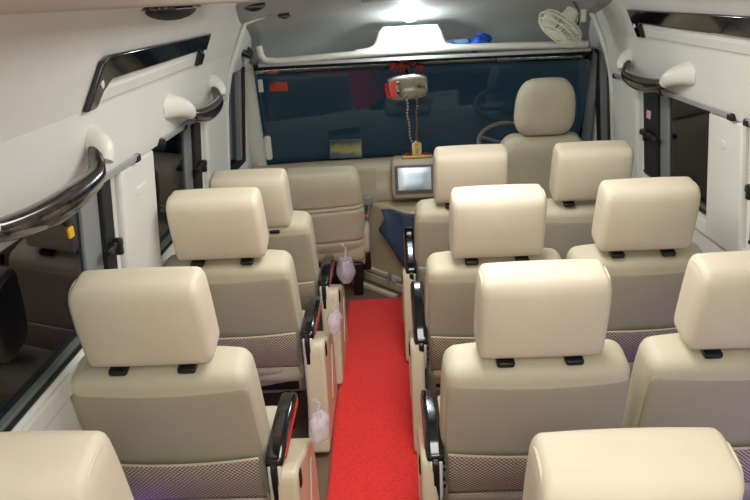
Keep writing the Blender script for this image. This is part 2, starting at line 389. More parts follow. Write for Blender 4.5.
# header shelf lip above the windscreen
pts = [(-.665, 3.74, 1.385), (-.66, 3.74, 1.34), (-.64, 3.74, 1.312), (-.58, 3.745, 1.305)]
pts += [(-.5+.1*i, 3.75, 1.306+.004*i) for i in range(4)] + [(-.1, 3.75, 1.322), (.1, 3.75, 1.328), (.3, 3.75, 1.328), (.5, 3.75, 1.326), (.7, 3.75, 1.322), (.9, 3.75, 1.316), (1.02, 3.74, 1.314)]
tag(empty('shelf_dummy', (0, 0, 0)))
bpy.data.objects.remove(bpy.data.objects['shelf_dummy'])
sh = empty('overhead_shelf', (.165, 3.75, 1.29), 'cream storage shelf spanning above the windscreen with a raised rounded lip', 'shelf')
q = MB(); q.tube(pts, .024, 12, r2=.018); at0(q.build('lip', 'lip', sh), sh.location)
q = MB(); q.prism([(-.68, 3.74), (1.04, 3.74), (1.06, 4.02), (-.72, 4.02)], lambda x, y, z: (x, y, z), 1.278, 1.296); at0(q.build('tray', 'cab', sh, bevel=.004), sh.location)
# raised centre console: trapezoid with flared feet
tz = [(-.17, 1.33), (-.10, 1.338), (-.065, 1.355), (-.05, 1.38), (-.035, 1.42), (-.02, 1.437), (.255, 1.437), (.262, 1.42), (.275, 1.38), (.29, 1.352), (.33, 1.336), (.41, 1.33)]
fl = lambda x, z, y: (x, y-(z-1.33)*.10, z)
q = MB(); q.prism(tz, fl, 3.755, 3.80); at0(q.build('centre_panel', 'white', sh, bevel=.006), sh.location)
q = MB(); q.tube([fl(x, z, 3.75) for x, z in tz], .012, 8); at0(q.build('panel_rim', 'lip', sh), sh.location)

# cab ceiling lamp
lp = empty('ceiling_lamp', (.113, 3.64, 1.515), 'small round glowing white lamp on the roof above the windscreen centre', 'lamp')
q = MB(); q.tube([(0, 0, .02), (0, 0, .0)], [.056, .054], 24); q.build('rim', 'white', lp, bevel=.003)
q = MB(); q.sphere((0, 0, -.004), (.050, .050, .042), 18); q.build('diffuser', 'lampon', lp)
# roof fittings
def oval(name, loc, r, label, cat, tilt=0):
    o_ = empty(name, loc, label, cat); q = MB(); q.sphere((0, 0, 0), (r, r*.7, r*.8), 16); q.build('housing', 'black', o_)
    q = MB(); q.tube([(r*.8*math.cos(a/16*2*math.pi), r*.55*math.sin(a/16*2*math.pi), -r*.45) for a in range(16)], .005, 6, closed=True); q.build('ring', 'grey', o_); return o_
oval('roof_speaker', (-.475, 3.42, 1.545), .034, 'small dark oval fitting on the grey cab roof, left of the lamp', 'speaker')
oval('roof_speaker', (-.56, 3.12, 1.608), .06, 'dark oval fitting at top edge of the roof, nearer than the small one', 'speaker')
pn = empty('roof_vent', (.12, 3.20, 1.592), 'grey rectangular slotted panel on the roof above the round lamp', 'vent')
q = MB(); q.rbox((0, 0, 0), (.46, .16, .012), .005, 3, Matrix.Rotation(math.radians(-10), 4, 'X')); q.build('plate', 'ventgrey', pn)
for i in range(8):
    q = MB(); q.rbox((-.19+.055*i, -.005, -.004), (.035, .11, .006), .002, 2, Matrix.Rotation(math.radians(-10), 4, 'X')); q.build('slot', 'grey', pn)
# air louvre under left duct
lv = empty('air_louvre', (-.60, 2.06, 1.598), 'black half-round air outlet under the left ceiling duct', 'air vent')
q = MB(); q.sphere((0, 0, 0), (.05, .21, .036), 20); q.build('bowl', 'rubber', lv)
q = MB(); q.tube([(.055*math.cos(a/20*2*math.pi), .23*math.sin(a/20*2*math.pi), 0) for a in range(20)], .007, 8, closed=True); q.build('bezel', 'gloss', lv)

# dashboard
db = empty('dashboard', (CX, 4.05, .44), 'beige moulded dashboard running the full width under the windscreen', 'dashboard')
prof = [(4.24, .665), (4.05, .70), (3.97, .70), (3.935, .685), (3.92, .65), (3.93, .60), (3.915, .57), (3.90, .50), (3.93, .465), (4.0, .455), (4.24, .455)]
q = MB()
nx = 24
def dpt(u, v):
    x = CX-.96+1.92*u; y, z = prof[round(v*(len(prof)-1))]; return (x, y-.06*abs((x-CX)/.95)**2*(1 if y < 4.2 else 1.4), z+.02*math.exp(-((x-.75)/.25)**2)*(1 if z > .6 else 0)*3)
q.grid(nx, len(prof)-1, dpt)
at0(q.build('body', 'dash', db, angle=60), db.location)
q = MB(); q.prism([(-.33, .47), (-.10, .47), (-.10, .675), (-.33, .675)], lambda x, z, y: (x, y, z), 3.90, 3.94); at0(q.build('glovebox_lid', 'dash', db, bevel=.008), db.location)
q = MB(); q.rbox((.118, 3.905, .62), (.26, .15, .215), (.03, .03, .03), 4, D=lambda p: (p.x, p.y+(p.z)*.25, p.z)); at0(q.build('centre_console', 'dash', db), db.location)
q = MB(); q.rbox((.93, 4.06, .72), (.30, .12, .07), .04, 4); at0(q.build('instrument_cowl', 'grey', db), db.location)
# firewall below, near-black to hold the shade under the dashboard
q = MB(); q.prism([(CX-.96, 0), (CX+.96, 0), (CX+.96, .47), (CX-.96, .47)], lambda x, z, y: (x, y, z), 4.16, 4.18); tag(q.build('wall_front', 'dark'), kind='structure')
# screen on console
scr = empty('display_screen', (.118, 3.80, .585), 'silver reflective screen on the dashboard centre below the idol', 'screen')
Tm = Matrix.Rotation(math.radians(-16), 4, 'X')
q = MB(); q.rbox((0, 0, .045), (.215, .02, .155), .008, 3, Tm); q.build('bezel', 'grey', scr)
def scrm():
    m = mat('screen_face', (150, 165, 175), .3, metal=.6); n = m.node_tree.nodes; L = m.node_tree.links
    t = [x for x in n if x.type == 'TEX_COORD'][0]; s = n.new('ShaderNodeSeparateXYZ'); L.new(t.outputs['Object'], s.inputs[0])
    wv = n.new('ShaderNodeTexWave'); wv.inputs['Scale'].default_value = 1.5; wv.inputs['Distortion'].default_value = 3; L.new(t.outputs['Object'], wv.inputs['Vector'])
    r = n.new('ShaderNodeValToRGB'); r.color_ramp.elements[0].position = .3; r.color_ramp.elements[0].color = (*lin((165, 180, 192)), 1)  # pale wave bands paint the lamp's reflection into the face colour
    r.color_ramp.elements[1].position = .9; r.color_ramp.elements[1].color = (*lin((225, 235, 240)), 1)
    L.new(wv.outputs['Fac'], r.inputs['Fac']); L.new(r.outputs['Color'], n['Principled BSDF'].inputs['Base Color']); return m
M['screen'] = scrm()
q = MB(); q.rbox((0, -.011, .045), (.185, .006, .125), .002, 3, Tm); q.build('glass_face', 'screen', scr)

# engine cover
ec = empty('engine_cover', (.1, 3.85, 0), 'pale beige boxed panel under the dashboard beside the aisle front', 'engine cover')
def prz(poly, z0, z1, ins=0, cx=0, cy=0):
    q = MB(); n = len(poly); vs = [(x, y, z0) for x, y in poly]+[(x+(cx-x)*ins, y+(cy-y)*ins, z1) for x, y in poly]
    q.add(vs, [tuple(reversed(range(n))), tuple(range(n, 2*n))]+[(i, (i+1) % n, n+(i+1) % n, n+i) for i in range(n)]); return q
at0(prz([(-.25, 4.0), (.06, 3.66), (.42, 3.6), (.42, 4.14), (-.25, 4.14)], 0, .475, .06, .2, 4.1).build('body', 'cover', ec, bevel=.02), ec.location)
at0(prz([(-.27, 3.985), (.05, 3.635), (.065, 3.65), (-.255, 4.0)], 0, .05).build('lower_rail', 'moulding', ec, bevel=.006), ec.location)
at0(prz([(-.20, 3.985-.075), (.03, 3.735-.075), (.045, 3.75-.075), (-.185, 4.0-.075)], .06, .085).build('pocket_rail', 'seam', ec, bevel=.004), ec.location)
q = MB(); q.tube([(-.05, 3.74, .03), (-.055, 3.735, .09), (-.04, 3.725, .10), (-.03, 3.73, .06), (-.01, 3.70, .05)], .010, 8); at0(q.build('catch', 'metal', ec), ec.location)
tag(prz([(-.33, 3.90), (-.02, 3.585), (.0, 3.605), (-.31, 3.925)], 0, .022).build('trim_step_edge', 'moulding', bevel=.004), kind='structure')
# blue cloth hanging over the engine cover
def cloth(u, v):
    a = u; x = -.075+.30*a; y = 3.77-.26*a*.62+.012*math.sin(a*14)*(1-v)
    L_ = .12+.26*min(1, (a*1.6)**.9); z = .475-L_*v+.01*math.sin(a*9)
    return (x+.015*math.sin(v*5), y-.02-.02*math.sin(v*3.1)-.01*math.sin(a*11+v*4), z)
q = MB(); q.grid(26, 20, cloth); tag(q.build('cloth_bundle', 'blue', solid=.012), 'dark blue cloth hanging over the pale engine cover', 'cloth')
# belt pole + buckle beside passenger seat
sb = empty('seat_belt', (-.155, 3.74, .1), 'beige seat belt stalk with a black buckle beside the front passenger seat', 'seat belt')
q = MB(); q.tube([(-.14, 3.86, .50), (-.16, 3.82, .40), (-.18, 3.76, .26), (-.185, 3.72, .12)], .012, 8, r2=.005); at0(q.build('strap', 'metal', sb), sb.location)
q = MB(); q.rbox((-.168, 3.715, .19), (.045, .03, .11), .01, 3); at0(q.build('buckle', 'black', sb), sb.location)
q = MB(); q.rbox((-.168, 3.71, .247), (.03, .02, .012), .003, 2); at0(q.build('release_button', 'red', sb), sb.location)
rs = empty('red_strap', (-.19, 3.76, .44), 'short red strap beside the front passenger seat backrest', 'strap')
q = MB(); q.tube([(-.03, 0, .005), (.0, -.01, 0), (.035, -.005, -.006)], .012, 8, r2=.005); q.build('webbing', 'red', rs)
gb = empty('grey_box', (-.165, 3.86, .50), 'small pale grey box under the dashboard above the red strap', 'box')
q = MB(); q.rbox((0, 0, 0), (.08, .04, .05), .008, 3); q.build('casing', 'jamb', gb)

# ------------------------------------------------------------ carpet
q = MB()
def carp(u, v):
    y = .3+3.28*u; x = -.272+.337*v+.004*math.sin(y*7+v)*(1 if v in (0, 1) else 0); return (x, y, .008+.0012*random.random()+.003*math.sin(y*3.1+v*2))
q.grid(160, 18, carp); tag(q.build('carpet_runner', 'carpet', solid=.008), 'bright red fuzzy carpet strip running down the aisle', 'carpet')

# ------------------------------------------------------------ saloon seats
TI = math.radians(14)
def seatT(y0=0, z0=1.0):
    """local seat-back frame: x across, second = out of the rear face, third = up along the backrest"""
    return Matrix.Translation((0, y0, z0)) @ Matrix.Rotation(TI, 4, 'X')
# in this frame: +z up the backrest, -y towards the camera (rear)
def make_seat(aisle, drop=0.0, wide=.45, lift=0, z0=.975):
    r = empty('passenger_seat', (0, 0, 0), 'x', 'seat')
    T = seatT(0, z0)
    Th = T @ Matrix.Translation((0, 0, -drop))
    # headrest
    def Dh(p):
        a = p.x/.155; b = p.z/.117
        return (p.x*(1-.03*(b > 0)*b*b), p.y+.014*(p.y/.0625)*(1-a*a)*(1-b*b)+.010*max(0, b)**2*max(0, -p.y/.0625), p.z+.003*(1-a*a)*max(0, b))
    q = MB(); q.rbox((0, .064, -.121), (.312, .125, .232), (.020, .034, .034), 8, Th, Dh); hd = q.build('headrest', 'cream', r)
    for sx in (-1, 1):
        q = MB(); pts = []
        for i in range(28):
            a = i/28*2*math.pi; c = math.cos(a); s_ = math.sin(a)
            y = .064+.050*math.copysign(abs(c)**.6, c); z = -.121+.106*math.copysign(abs(s_)**.6, s_); pts.append((sx*.1475, y, z))
        q.tube(pts, .0028, 6, closed=True, T=Th)
        q.build('piping', 'cream', hd)
    for sx in (-1, 1):
        q = MB(); q.tube([(sx*.085, .055, -.19), (sx*.085, .055, -.26)], .007, 8, T=Th); po = q.build('headrest_post', 'steel', r)
        q = MB(); q.rbox((sx*.085, .026, -.246), (.046, .05, .018), .008, 3, T); q.build('guide_collar', 'black', po)
    # backrest
    W = wide
    def Db(p):
        t = (p.z+.32)/.64
        k = .975+.028*min(1, (1-t)*1.6)
        k2 = 1 if t < .8 else 1-.03*((t-.8)/.2)**2
        return (p.x*k*k2, p.y+.010*(p.y/.0625)*(1-(p.x/(W/2))**2), p.z-.012*abs(p.x/(W/2))**3*max(0,(t-.8)/.2))
    q = MB(); q.rbox((0, .065, -.567), (W, .125, .62), (.034, .036, .038), 10, T, Db); bk = q.build('backrest', 'back', r)
    # rear panel, its darker taupe partly the seat back's shade put into colour
    def Dp(p):
        t = (p.z+.27)/.54; k = .975+.028*min(1, (1-t)*1.6); return (p.x*k, p.y-.008*(1-(p.x/(W/2))**2), p.z)
    q = MB(); q.rbox((0, .0105, -.575), (W*.97, .022, .54), (.025, .010, .025), 8, T, Dp); q.build('back_panel', 'taupe', bk)
    # side seams

    # pocket
    def pk(u, v):
        x = (u-.5)*W*.93; z = -.55-.165*v-.004*math.sin(math.pi*u)*(1-v); bulge = math.sin(math.pi*min(1, v*1.1+.05))*.008
        return T @ Vector((x, -.012-.012*(1-(2*u-1)**2)*(1-v)-bulge, z))
    q = MB(); q.grid(24, 10, pk); pc = q.build('seat_pocket', 'net', r, solid=.003)
    q = MB(); q.tube([Vector(pk(i/24, 0)) for i in range(25)], .0036, 6); q.build('pocket_trim', 'seam', pc)
    q = MB(); q.grid(24, 6, lambda u, v: T @ Vector(((u-.5)*W*.93, -.008-.01*(1-(2*u-1)**2)-.004*math.sin(v*math.pi*2), -.718-.12*v))); q.build('lower_flap', 'taupe', pc, solid=.004)
    # cushion
    q = MB(); q.rbox((0, .35, .30), (W, .38, .13), (.04, .05, .045), 6, D=lambda p: (p.x, p.y, p.z+.02*(p.y/.24))); q.build('cushion', 'back', r)
    # frame
    q = MB(); q.rbox((0, .35, .215), (W*.86, .34, .05), .008, 3)
    q.build('seat_frame', 'black', r)
    for sx in (-1, 1):
        for yy in (.22, .49):
            q = MB(); q.rbox((sx*.15, yy, .10), (.035, .04, .20), .006, 3); q.build('leg', 'black', r)
    q = MB()
    if aisle:
        s_ = aisle; xo = s_*(W/2+(.026 if aisle > 0 else .018))
        # armrest: pivot plate, pad
        bkt = empty('armrest', (xo, .10, .442 if aisle > 0 else .412)); bkt.parent = r
        q = MB(); A = Matrix.Rotation(lift, 4, 'X')
        q.rbox((0, .17, .025), (.052, .34, .036), (.012, .018, .014), 5, A, lambda p: (p.x, p.y, p.z-.012*(p.y/.17)**2)); q.build('pad', 'gloss', bkt)
        q = MB(); q.rbox((0, .17, .0), (.044, .30, .022), .006, 3, A); q.build('pad_base', 'black', bkt)
        q = MB(); q.rbox((s_*.024, .18, .004), (.006, .27, .012), .002, 2, A); q.build('red_strip', 'red', bkt)
        q = MB(); q.rbox((0, .02, -.055), (.040, .05, .14), (.006, .02, .02), 4); q.build('pivot_arm', 'white', bkt)
        q = MB(); q.rbox((0, .014, -.055), (.022, .052, .145), (.005, .02, .02), 4); q.build('pivot_insert', 'black', bkt)
        for dz in (-.03, -.085):
            q = MB(); q.tube([(-.024, .03, dz), (.027, .03, dz)], .014, 14); q.build('pivot_bolt', 'black', bkt)
        # side moulding with a slot
        X0 = s_*(W/2+.008); X1 = s_*(W/2+(.086 if aisle > 0 else .058))
        pr = [(.40, .02), (.40, .10), (.39, .25), (.37, .33), (.30, .375), (.20, .405), (.12, .44), (.08, .46), (.045, .455), (.03, .42), (.02, .2), (-.04, .06), (-.05, .02)]
        q = MB(); q.prism(pr, lambda y, z, x: (x, y+.06, z*.93), X0, X1); md = q.build('side_moulding', 'moulding', r, bevel=.012)
        q = MB(); q.rbox((X1-s_*.01, .135, .385), (.03, .03, .055), .008, 3); q.build('recline_lever', 'black', md)
        q = MB(); q.rbox((X1, .30, .20), (.006, .03, .18), .003, 3, None, lambda p: (p.x, p.y+p.z*.5, p.z)); q.build('slot', 'seam', md)
    return r
seatL = make_seat(1, wide=.475, z0=1.0)
def place(o, x, y, label, group=None, dz=0, low=0, tilt=0):
    o.location = (x, y, 0); o['label'] = label; o['category'] = 'seat'; o['group'] = group
    for c in o.children:
        if dz and c.name.startswith('headrest'): c.location.z += dz
        if low and c.name.startswith(('headrest', 'backrest', 'seat_pocket')): c.location.z += low
        if tilt and c.name.startswith('armrest'): c.rotation_euler.x = math.radians(tilt)
    return o
GL = 'passenger seats in the left row'; GI = 'passenger seats next to the aisle on the right'; GO = 'passenger seats by the right windows'
SL = [place(seatL, -.605, .82, 'beige passenger seat nearest the camera on the left, only headrest and shoulder showing', GL)]
for x, y, l, dz in ((-.608, 1.43, 'beige left passenger seat with netted back pocket, directly ahead of the nearest left one', 0),
                    (-.598, 2.16, 'beige left passenger seat with netted pocket, third from the camera on the left side', 0),
                    (-.578, 2.64, 'beige left passenger seat directly behind the low front passenger seat', -.05)):
    SL.append(place(copy_tree(seatL), x, y, l, GL, dz))
seatR = make_seat(-1, wide=.488)
SR = [place(seatR, .350, .835, 'large pale passenger headrest and seat at the bottom right edge, nearest the camera', GI)]
for x, y, l, dz in ((.345, 1.47, 'beige aisle-side seat on the right with wide netted pocket, second from the camera', 0),
                    (.338, 2.14, 'beige aisle-side seat on the right, third from the camera, in the middle of the picture', 0),
                    (.326, 2.82, 'beige aisle-side seat on the right, foremost of its column, ahead of the third one', -.004)):
    SR.append(place(copy_tree(seatR), x, y, l, GI, dz, low=-.012 if y < 2 else 0, tilt=0 if y < 2 else 17))
seatO = make_seat(0, wide=.48)
SO = [place(seatO, .85, 1.475, 'beige window-side seat cut by the right edge of the picture', GO)]
for x, y, l, dz in ((.830, 2.15, 'beige window-side seat on the right standing by the wide white window pillar', 0),
                    (.812, 2.74, 'beige window-side seat directly behind the driver seat', .006)):
    SO.append(place(copy_tree(seatO), x, y, l, GO, dz))

place(SL[0], -.618, .82, SL[0]['label'], GL, low=-.04); place(SR[0], .352, .835, SR[0]['label'], GI, low=-.056); place(SO[0], .855, 1.475, SO[0]['label'], GO, low=-.01)

# plastic bags hanging beside the seats on the aisle
def bag(loc, r, label, sd):
    random.seed(sd); e = empty('plastic_bag', loc, label, 'plastic bag', 'clear plastic bags hanging at the left armrests'); q = MB()
    ph = [random.uniform(0, 6) for _ in range(6)]
    def fn(u, v):
        a = u*2*math.pi; b = (v-.5)*math.pi; k = 1+.10*math.sin(2*a+ph[0])*math.cos(b)+.07*math.sin(5*a+3*b+ph[1])*math.cos(b)+.05*math.sin(6*b+ph[2])
        rr = r*k*(1-.35*(v > .8)*(v-.8)*5); return (rr*.6*math.cos(a)*math.cos(b), rr*1.05*math.sin(a)*math.cos(b), rr*1.0*math.sin(b))
    q.grid(24, 16, fn); q.build('film', 'bag', e, solid=0)
    q = MB(); q.tube([(0, 0, r*1.0), (.004, .01, r*1.5), (-.01, 0, r*1.9)], .005, 6); q.build('knot', 'bag', e)
bag((-.25, 1.78, .40), .05, 'crumpled clear plastic bag beside the left armrest in the near foreground', 1)
bag((-.25, 2.46, .42), .05, 'crumpled clear plastic bag beside the third left seat armrest', 2)
bag((-.235, 3.0, .42), .065, 'clear plastic bag hanging behind the front passenger seat', 3)

# ------------------------------------------------------------ front passenger seat
fs = empty('front_passenger_seat', (-.39, 3.55, 0), 'low beige cloth covered front passenger seat with horizontal creases, no headrest', 'seat')
T = Matrix.Translation((0, 0, .735)) @ Matrix.Rotation(math.radians(12), 4, 'X')
def Df(p):
    t = (p.z+.26)/.52; k = 1-.10*max(0, t-.45)**1.3*1.6
    g = 0
    for zc in (.065, .04, -.15): g += .012*math.exp(-((p.z-zc-.006*math.sin(p.x*9))/.006)**2)
    return (p.x*k, p.y+((-.018*(1-(p.x/.22)**2))+g if p.y < 0 else 0), p.z)
q = MB(); q.rbox((0, .075, -.26), (.45, .15, .52), (.05, .05, .10), 40, T, Df); q.build('backrest', 'codcloth', fs, angle=70)
q = MB(); q.rbox((.0, .07, -.53), (.43, .12, .12), .03, 6, T); q.build('lower_cover', 'codcloth', fs)
q = MB(); q.rbox((.0, .21, .27), (.44, .24, .13), .04, 5); q.build('cushion', 'codcloth', fs)
q = MB(); q.rbox((0, .21, .17), (.40, .22, .06), .01, 3); q.build('seat_frame', 'black', fs)
for sx in (-1, 1):
    for yy in (.13, .28):
        q = MB(); q.rbox((sx*.17, yy, .08), (.05, .05, .16), .008, 3); q.build('leg', 'black', fs)
q = MB(); q.rbox((.222, .17, .33), (.05, .14, .16), .03, 5); q.build('side_bolster', 'codcloth', fs)
# ------------------------------------------------------------ driver seat
ds = empty('driver_seat', (.795, 3.53, 0), 'taupe driver seat with a tall rounded headrest in front of the windscreen', 'seat')
T = Matrix.Translation((0, .05, 1.145)) @ Matrix.Rotation(math.radians(10), 4, 'X')
def Dd(p):
    t = (p.z+.14)/.28; return (p.x*(1-.14*t*t-.03*(1-t)), p.y-.012*(1-(p.x/.15)**2) if p.y < 0 else p.y, p.z+.012*(1-(p.x/.15)**2)*(1 if t > .5 else 0))
q = MB(); q.rbox((0, .05, -.14), (.325, .11, .285), (.075, .045, .10), 8, T, Dd); q.build('headrest', 'codcloth', ds)
for sx in (-1, 1):
    q = MB(); q.tube([(sx*.06, .05, -.25), (sx*.06, .05, -.33)], .008, 8, T=T); q.build('headrest_post', 'steel', ds)
def Db2(p):
    t = (p.z+.3)/.6; return (p.x*(1-.16*max(0, t-.5)*2*max(0, t-.5)*2), p.y-(.014*(1-(p.x/.25)**2) if p.y < 0 else 0), p.z)
q = MB(); q.rbox((0, .07, -.59), (.49, .14, .60), (.07, .05, .08), 10, T, Db2); q.build('backrest', 'codcloth', ds)
q = MB(); q.rbox((0, .27, .31), (.50, .26, .13), .04, 5); q.build('cushion', 'taupe', ds)
q = MB(); q.rbox((0, .26, .14), (.40, .24, .22), .02, 3); q.build('pedestal', 'black', ds)
# steering wheel
sw = empty('steering_wheel', (.70, 3.97, .775), 'dark grey steering wheel partly hidden by the driver seat', 'steering wheel')
Tw = Matrix.Rotation(math.radians(24), 4, 'X')
q = MB(); q.tube([(.205*math.cos(a/40*2*math.pi), .205*math.sin(a/40*2*math.pi), 0) for a in range(40)], .014, 10, closed=True, T=Tw); q.build('rim', 'wheelgrey', sw)
q = MB(); q.sphere((0, 0, -.02), (.07, .06, .03), 14)
for v in q.v[:]: pass
q.v = [tuple(Tw @ Vector(v)) for v in q.v]; q.build('hub', 'grey', sw)
for a in (20, 160, 270):
    c, s_ = math.cos(math.radians(a)), math.sin(math.radians(a)); q = MB(); q.tube([(.04*c, .04*s_, -.02), (.2*c, .2*s_, 0)], .012, 8, T=Tw, r2=.008); q.build('spoke', 'grey', sw)
q = MB(); q.tube([Tw @ Vector((0, 0, -.03)), Tw @ Vector((0, 0, -.19))], .03, 12); q.build('column', 'grey', sw)

# ------------------------------------------------------------ mirror, garland, beads, idol
mr = empty('rear_view_mirror', (.096, 3.86, 1.13), 'rounded chrome framed rear view mirror hanging in front of the windscreen', 'mirror')
TM = Matrix.Rotation(math.radians(-3), 4, 'Y') @ Matrix.Rotation(math.radians(8), 4, 'X')
q = MB(); q.rbox((0, 0, 0), (.225, .03, .135), (.045, .012, .045), 5, TM); q.build('housing', 'steel', mr)
M['mirror'] = mat('mirror_glass', (205, 205, 200), .04, metal=1)
q = MB(); q.rbox((0, -.014, 0), (.20, .006, .112), (.035, .002, .035), 5, TM); q.build('mirror_glass', 'mirror', mr)
q = MB(); q.tube([(0, .01, .05), (0, .06, .08), (0, .13, .11)], .01, 8); q.build('arm', 'black', mr)
q = MB(); q.tube([TM @ Vector((-.112, -.012, .03)), TM @ Vector((-.116, -.014, 0)), TM @ Vector((-.108, -.014, -.045))], .011, 8, r2=.008); q.build('red_marker', 'red', mr)
ga = empty('flower_garland', (.096, 3.84, 1.2), 'dark red flower garland draped over the top of the mirror', 'garland'); random.seed(4); q = MB()
for i in range(70):
    x = -.09+.18*random.random(); q.sphere((x, -.01+.02*random.random(), .012+.02*random.random()+.075*random.random()*max(0, .7-abs(x+.02)*7)), .007+.005*random.random(), 6)
q.build('petals', 'rust', ga)
for i, (dx, mt, lab) in enumerate(((.0, 'bead2', 'thin grey bead string hanging below the mirror, left of its pair'), (.052, 'bead', 'brown wooden bead string hanging below the mirror, right of its pair'))):
    e = empty('bead_string', (.09+dx, 3.84, 1.06), lab, 'bead string', 'bead strings below the mirror')
    for k in range(14):
        q = MB(); q.sphere((.02*(k/14)**2*(1 if i == 0 else -.3)+.003*math.sin(k), .0, -.0172*k), .0068, 7); q.build('bead', mt, e)
    q = MB(); q.tube([(0, 0, .02), (.003, 0, -.1), (.01, 0, -.225)], .0015, 5); q.build('thread', 'black', e)
idl = empty('dashboard_idol', (.138, 3.905, .728), 'small cream idol block on a brass tray standing on the dashboard', 'figurine')
q = MB(); q.rbox((0, 0, .008), (.17, .05, .016), .006, 3); q.build('tray', 'gold', idl)
q = MB(); q.rbox((0, 0, .05), (.055, .03, .075), (.012, .01, .015), 4); q.sphere((0, -.012, .085), (.014, .012, .016), 8); q.build('block', 'idol', idl)
q = MB(); q.rbox((0, -.017, .045), (.02, .006, .04), .004, 3); q.build('emblem', 'gold', idl)
for dx in (-.06, -.04, .045, .065):
    q = MB(); q.sphere((dx, -.005, .022), .010, 6); q.build('ornament', 'rust', idl)

# stickers and papers on the windscreen / dash
def bookmat():
    m = mat('booklet_cover', (150, 150, 60), .5); n = m.node_tree.nodes; L = m.node_tree.links
    t = [x for x in n if x.type == 'TEX_COORD'][0]; s = n.new('ShaderNodeSeparateXYZ'); L.new(t.outputs['Object'], s.inputs[0])
    z = n.new('ShaderNodeTexNoise'); z.inputs['Scale'].default_value = 14; L.new(t.outputs['Object'], z.inputs['Vector'])
    a = n.new('ShaderNodeMath'); a.operation = 'MULTIPLY_ADD'; L.new(z.outputs['Fac'], a.inputs[0]); a.inputs[1].default_value = .07; L.new(s.outputs['Z'], a.inputs[2])
    r = n.new('ShaderNodeValToRGB'); r.color_ramp.elements[0].position = .055; r.color_ramp.elements[0].color = (*lin((70, 78, 96)), 1)
    r.color_ramp.elements[1].position = .12; r.color_ramp.elements[1].color = (*lin((60, 62, 50)), 1)
    e_ = r.color_ramp.elements.new(.075); e_.color = (*lin((150, 145, 50)), 1); e_ = r.color_ramp.elements.new(.1); e_.color = (*lin((125, 125, 60)), 1)
    L.new(a.outputs[0], r.inputs['Fac']); L.new(r.outputs['Color'], n['Principled BSDF'].inputs['Base Color']); return m
M['book'] = bookmat()
bk = empty('booklet', (-.275, 4.09, .70), 'small dark booklet with a yellow green band leaning against the windscreen', 'booklet')
Tb = Matrix.Rotation(math.radians(-18), 4, 'X')
q = MB(); q.rbox((0, 0, .055), (.185, .012, .105), .003, 3, Tb); q.build('cover', 'book', bk)
q = MB(); q.rbox((0, .002, .057), (.192, .006, .112), .002, 2, Tb); q.build('pages', 'grey', bk)
st = MB(); p0 = wsp(-.62, .80, -.012); st.rbox(p0, (.10, .003, .05), .001, 2); tag(st.build('windscreen_sticker', 'orange'), 'orange red rectangular sticker at the upper left of the windscreen', 'sticker')
st = MB(); p0 = wsp(-.715, .82, -.02); st.rbox(p0, (.028, .01, .07), .004, 3); st.build('clip', 'white', APIL[-1])
st = MB(); p0 = wsp(-.735, .20, -.025); st.rbox(p0, (.042, .02, .15), (.018, .008, .02), 4); st.build('cap', 'white', APIL[-1])
# blue cloth on the shelf
bc = empty('shelf_cloth', (.42, 3.80, 1.30), 'crumpled bright blue cloth lying on the shelf above the windscreen', 'cloth')
def bcl(u, v):
    a = u*2*math.pi; b = (v-.5)*math.pi; k = 1+.15*math.sin(4*a+2*b)+.1*math.sin(7*a)
    return (.045+.065*k*math.cos(a)*math.cos(b), .03*k*math.sin(a)*math.cos(b), .045+.034*k*math.sin(b)+.012*math.cos(a))
q = MB(); q.grid(26, 14, bcl); q.build('crumpled_end', 'brightblue', bc)
q = MB(); q.rbox((-.075, -.0, .052), (.15, .05, .03), .012, 4); q.build('folded_end', 'paleblue', bc)

# ------------------------------------------------------------ cabin fan
fn_ = empty('cabin_fan', (.80, 3.42, 1.415), 'small cream caged fan on the roof corner above the driver', 'fan')
ax = Vector((-.63, -.25, -.74)).normalized()
TF = ax.to_track_quat('Z', 'Y').to_matrix().to_4x4()
q = MB()
rr = .115
for z, r_ in ((0, rr), (.022, rr*.9), (-.022, rr*.9), (.034, rr*.55)):
    q.tube([(r_*math.cos(a/28*2*math.pi), r_*math.sin(a/28*2*math.pi), z) for a in range(28)], .0028, 6, closed=True, T=TF)
for i in range(32):
    a = i/32*2*math.pi; c, s_ = math.cos(a), math.sin(a)
    q.tube([(.02*c, .02*s_, .036), (rr*.55*c, rr*.55*s_, .034), (rr*.9*c, rr*.9*s_, .022), (rr*c, rr*s_, 0), (rr*.9*c, rr*.9*s_, -.022), (.03*c, .03*s_, -.034)], .0016, 5, T=TF)
q.build('cage', 'fan', fn_)
q = MB(); q.tube([(0, 0, .034), (0, 0, .042)], .03, 16, T=TF); q.build('badge', 'fan', fn_)
for i in range(3):
    a0 = i*2*math.pi/3; q = MB()
    q.grid(6, 6, lambda u, v: TF @ Vector(((.02+.075*u)*math.cos(a0+(v-.5)*1.3), (.02+.075*u)*math.sin(a0+(v-.5)*1.3), (v-.5)*.025))); q.build('blade', 'fan', fn_, solid=.002)
q = MB(); q.tube([(0, 0, -.03), (0, 0, -.10)], [.04, .032], 16, T=TF); q.build('motor', 'fan', fn_)
q = MB(); q.tube([TF @ Vector((0, 0, -.08)), Vector((.07, .05, .07)), Vector((.12, .06, .05))], .014, 8); q.rbox((.115, .06, .05), (.03, .06, .06), .008, 3); q.build('bracket', 'fan', fn_)
q = MB(); q.tube([(.06, .02, .12), (.085, .01, .08), (.09, .01, .03), (.075, 0, .0)], .004, 6); q.build('cord', 'black', fn_)

